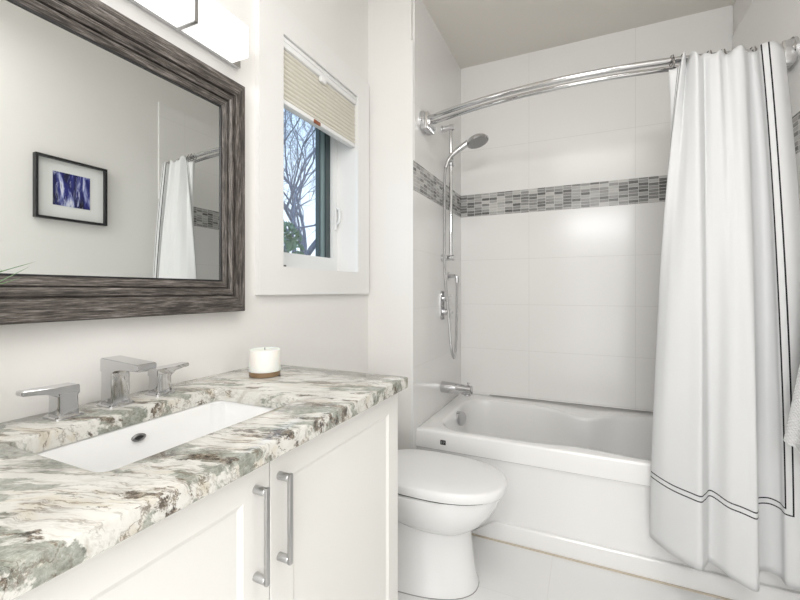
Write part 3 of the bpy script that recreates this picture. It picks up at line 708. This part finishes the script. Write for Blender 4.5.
# cloth length along hem (for the stripes)
sl = [0]
for a, c_ in zip(Bo, Bo[1:]): sl.append(sl[-1]+(c_-a).length)
TOT = sl[-1]
for r in range(ROWS+1):
    f = r/ROWS; row = []
    g = 1-(1-f)**2.4; g = g*.75+f*.25
    for i in range(nC):
        # near the top the cloth is pinched tighter
        pin = math.exp(-f*16)
        sag = .026*(.5-.5*math.cos(2*PI*i/(NSEG*2.9)))*math.exp(-f*14)
        p = T[i]*(1-g)+Bo[i]*g
        wob = .006*math.sin(i*.19+f*5)*math.sin(f*PI)
        zt_c = ZT_+.010*math.sin(i/NSEG*2.1)-sag-.055*max(0, 1-i/NSEG/3.2)**1.2
        z = zt_c+(Hh[i].x-zt_c)*f
        row.append(b.verts.new((p.x+wob*.6, p.y+wob, z)))
    G.append(row)
for r in range(ROWS):
    for i in range(nC-1):
        f_ = b.faces.new((G[r][i], G[r][i+1], G[r+1][i+1], G[r+1][i]))
        for lpz, (rr, ii) in zip(f_.loops, ((r, i), (r, i+1), (r+1, i+1), (r+1, i))):
            lpz[uvl].uv = (sl[ii], (1-rr/ROWS)*1.93)
M_cur = cloth('white_curtain_cloth', (.84, .845, .85), (TOT, .158, .092, .245, .020, .0046), trans=.22)
cu = obj('shower_curtain', b, M_cur, None, True, 180)
for p in cu.data.polygons: p.use_smooth = True
md = cu.modifiers.new('cloth thickness', 'SOLIDIFY'); md.thickness = .0012; md.offset = 0
tag(cu, 'white shower curtain with double black border lines, gathered outside the bathtub', 'shower curtain')
# hooks
hook_spots = [1.375, 1.412, 1.50, 1.545, 1.60, 1.645, 1.68, 1.715]
src = None
for i, x in enumerate(hook_spots):
    y = rodY(x)
    if src is None:
        b = nb(); R_ = .0205
        pts = [(0, R_*math.sin(a), R_*math.cos(a)) for a in [2*PI*j/28 for j in range(25)]]
        pts += [(0, -.028, -.012), (0, -.028, -.028), (0, -.020, -.036)]
        tube(b, catmull(pts, 3), .0022, 8); src = obj('curtain_hook', b, mat('dark_hook_metal', (.30, .29, .28), .25, 1.0), None, True); o = src
    else:
        o = src.copy(); COL.objects.link(o)
    o.location = (x, y, RZ); o.rotation_euler = (0, 0, -2*.145*(x-XC)/HALF**2*-1)
    tag(o, 'small metal hook holding the curtain on the rod' if i > 1 else ('metal curtain hook at the free end of the curtain, standing apart on the rod' if i == 0 else 'metal curtain hook second from the free end of the curtain'), 'curtain hook', 'curtain hooks on the rod')

# ================================================================== TOWEL on a hook at the right wall
t = Thing('towel_hook', 'small chrome hook on the right wall holding the white towel', 'hook', (RX, 1.70, 1.255))
b = nb(); lathe(b, (RX, 1.70, 1.255), (-1, 0, 0), [(0, .024), (.006, .024), (.008, .02)], 24); t.part('wall_plate', b, M_chrome)
b = nb(); tube(b, catmull([(RX-.006, 1.70, 1.255), (RX-.04, 1.70, 1.25), (RX-.062, 1.70, 1.255), (RX-.068, 1.70, 1.275)], 6), .006, 12); t.part('prong', b, M_chrome)
b = nb(); uvl = b.loops.layers.uv.new('UVMap'); n = 96; ROW = 40; G = []
for r in range(ROW+1):
    f = r/ROW; row = []
    hx = .026+.034*f**.9; hy = .035+.065*f**.8; cx_ = RX-.012-hx*1.06
    for i in range(n):
        a = 2*PI*i/n; fo = 1+(.10+.10*f)*math.sin(a*7+.6)*(.4+.6*f)
        end = min(1, (1-f)/.03)**.5 if f > .97 else 1
        x = cx_+hx*math.cos(a)*fo; y = 1.70+hy*math.sin(a)*fo
        z = 1.245-.525*f+.010*math.sin(a*3+1)*f+(.02*math.cos(a) if f > .2 else 0)*f
        if r == 0: x = cx_+.3*(x-cx_); y = 1.70+.3*(y-1.70); z += .018
        row.append(b.verts.new((min(x, RX-.003), y, z)))
    G.append(row)
for r in range(ROW):
    for i in range(n):
        f_ = b.faces.new((G[r][i], G[r][(i+1) % n], G[r+1][(i+1) % n], G[r+1][i]))
        for lpz, (rr, ii) in zip(f_.loops, ((r, i), (r, i+1), (r+1, i+1), (r+1, i))): lpz[uvl].uv = (ii*.0065, rr*.015)
b.faces.new(G[0]); b.faces.new(G[-1][::-1])
tw = obj('towel', b, cloth('white_waffle_towel', (.84, .84, .84), None, True, .1), None, True, 60)
tag(tw, 'white waffle-weave towel hanging beside the shower curtain', 'towel')
# unseen ceiling frame, added to house the overhead fill light
t = Thing('added_fill_housing', 'flush square ceiling frame added out of view around the fill light', 'ceiling light', (1.15, .45, CZ))
b = nb()
for a in ((.72, .75, -.03, .93), (1.55, 1.58, -.03, .93), (.75, 1.55, -.03, .0), (.75, 1.55, .90, .93)): box(b, *a, 2.69, CZ)
t.part('fill_light_frame', b, M_trim, False)
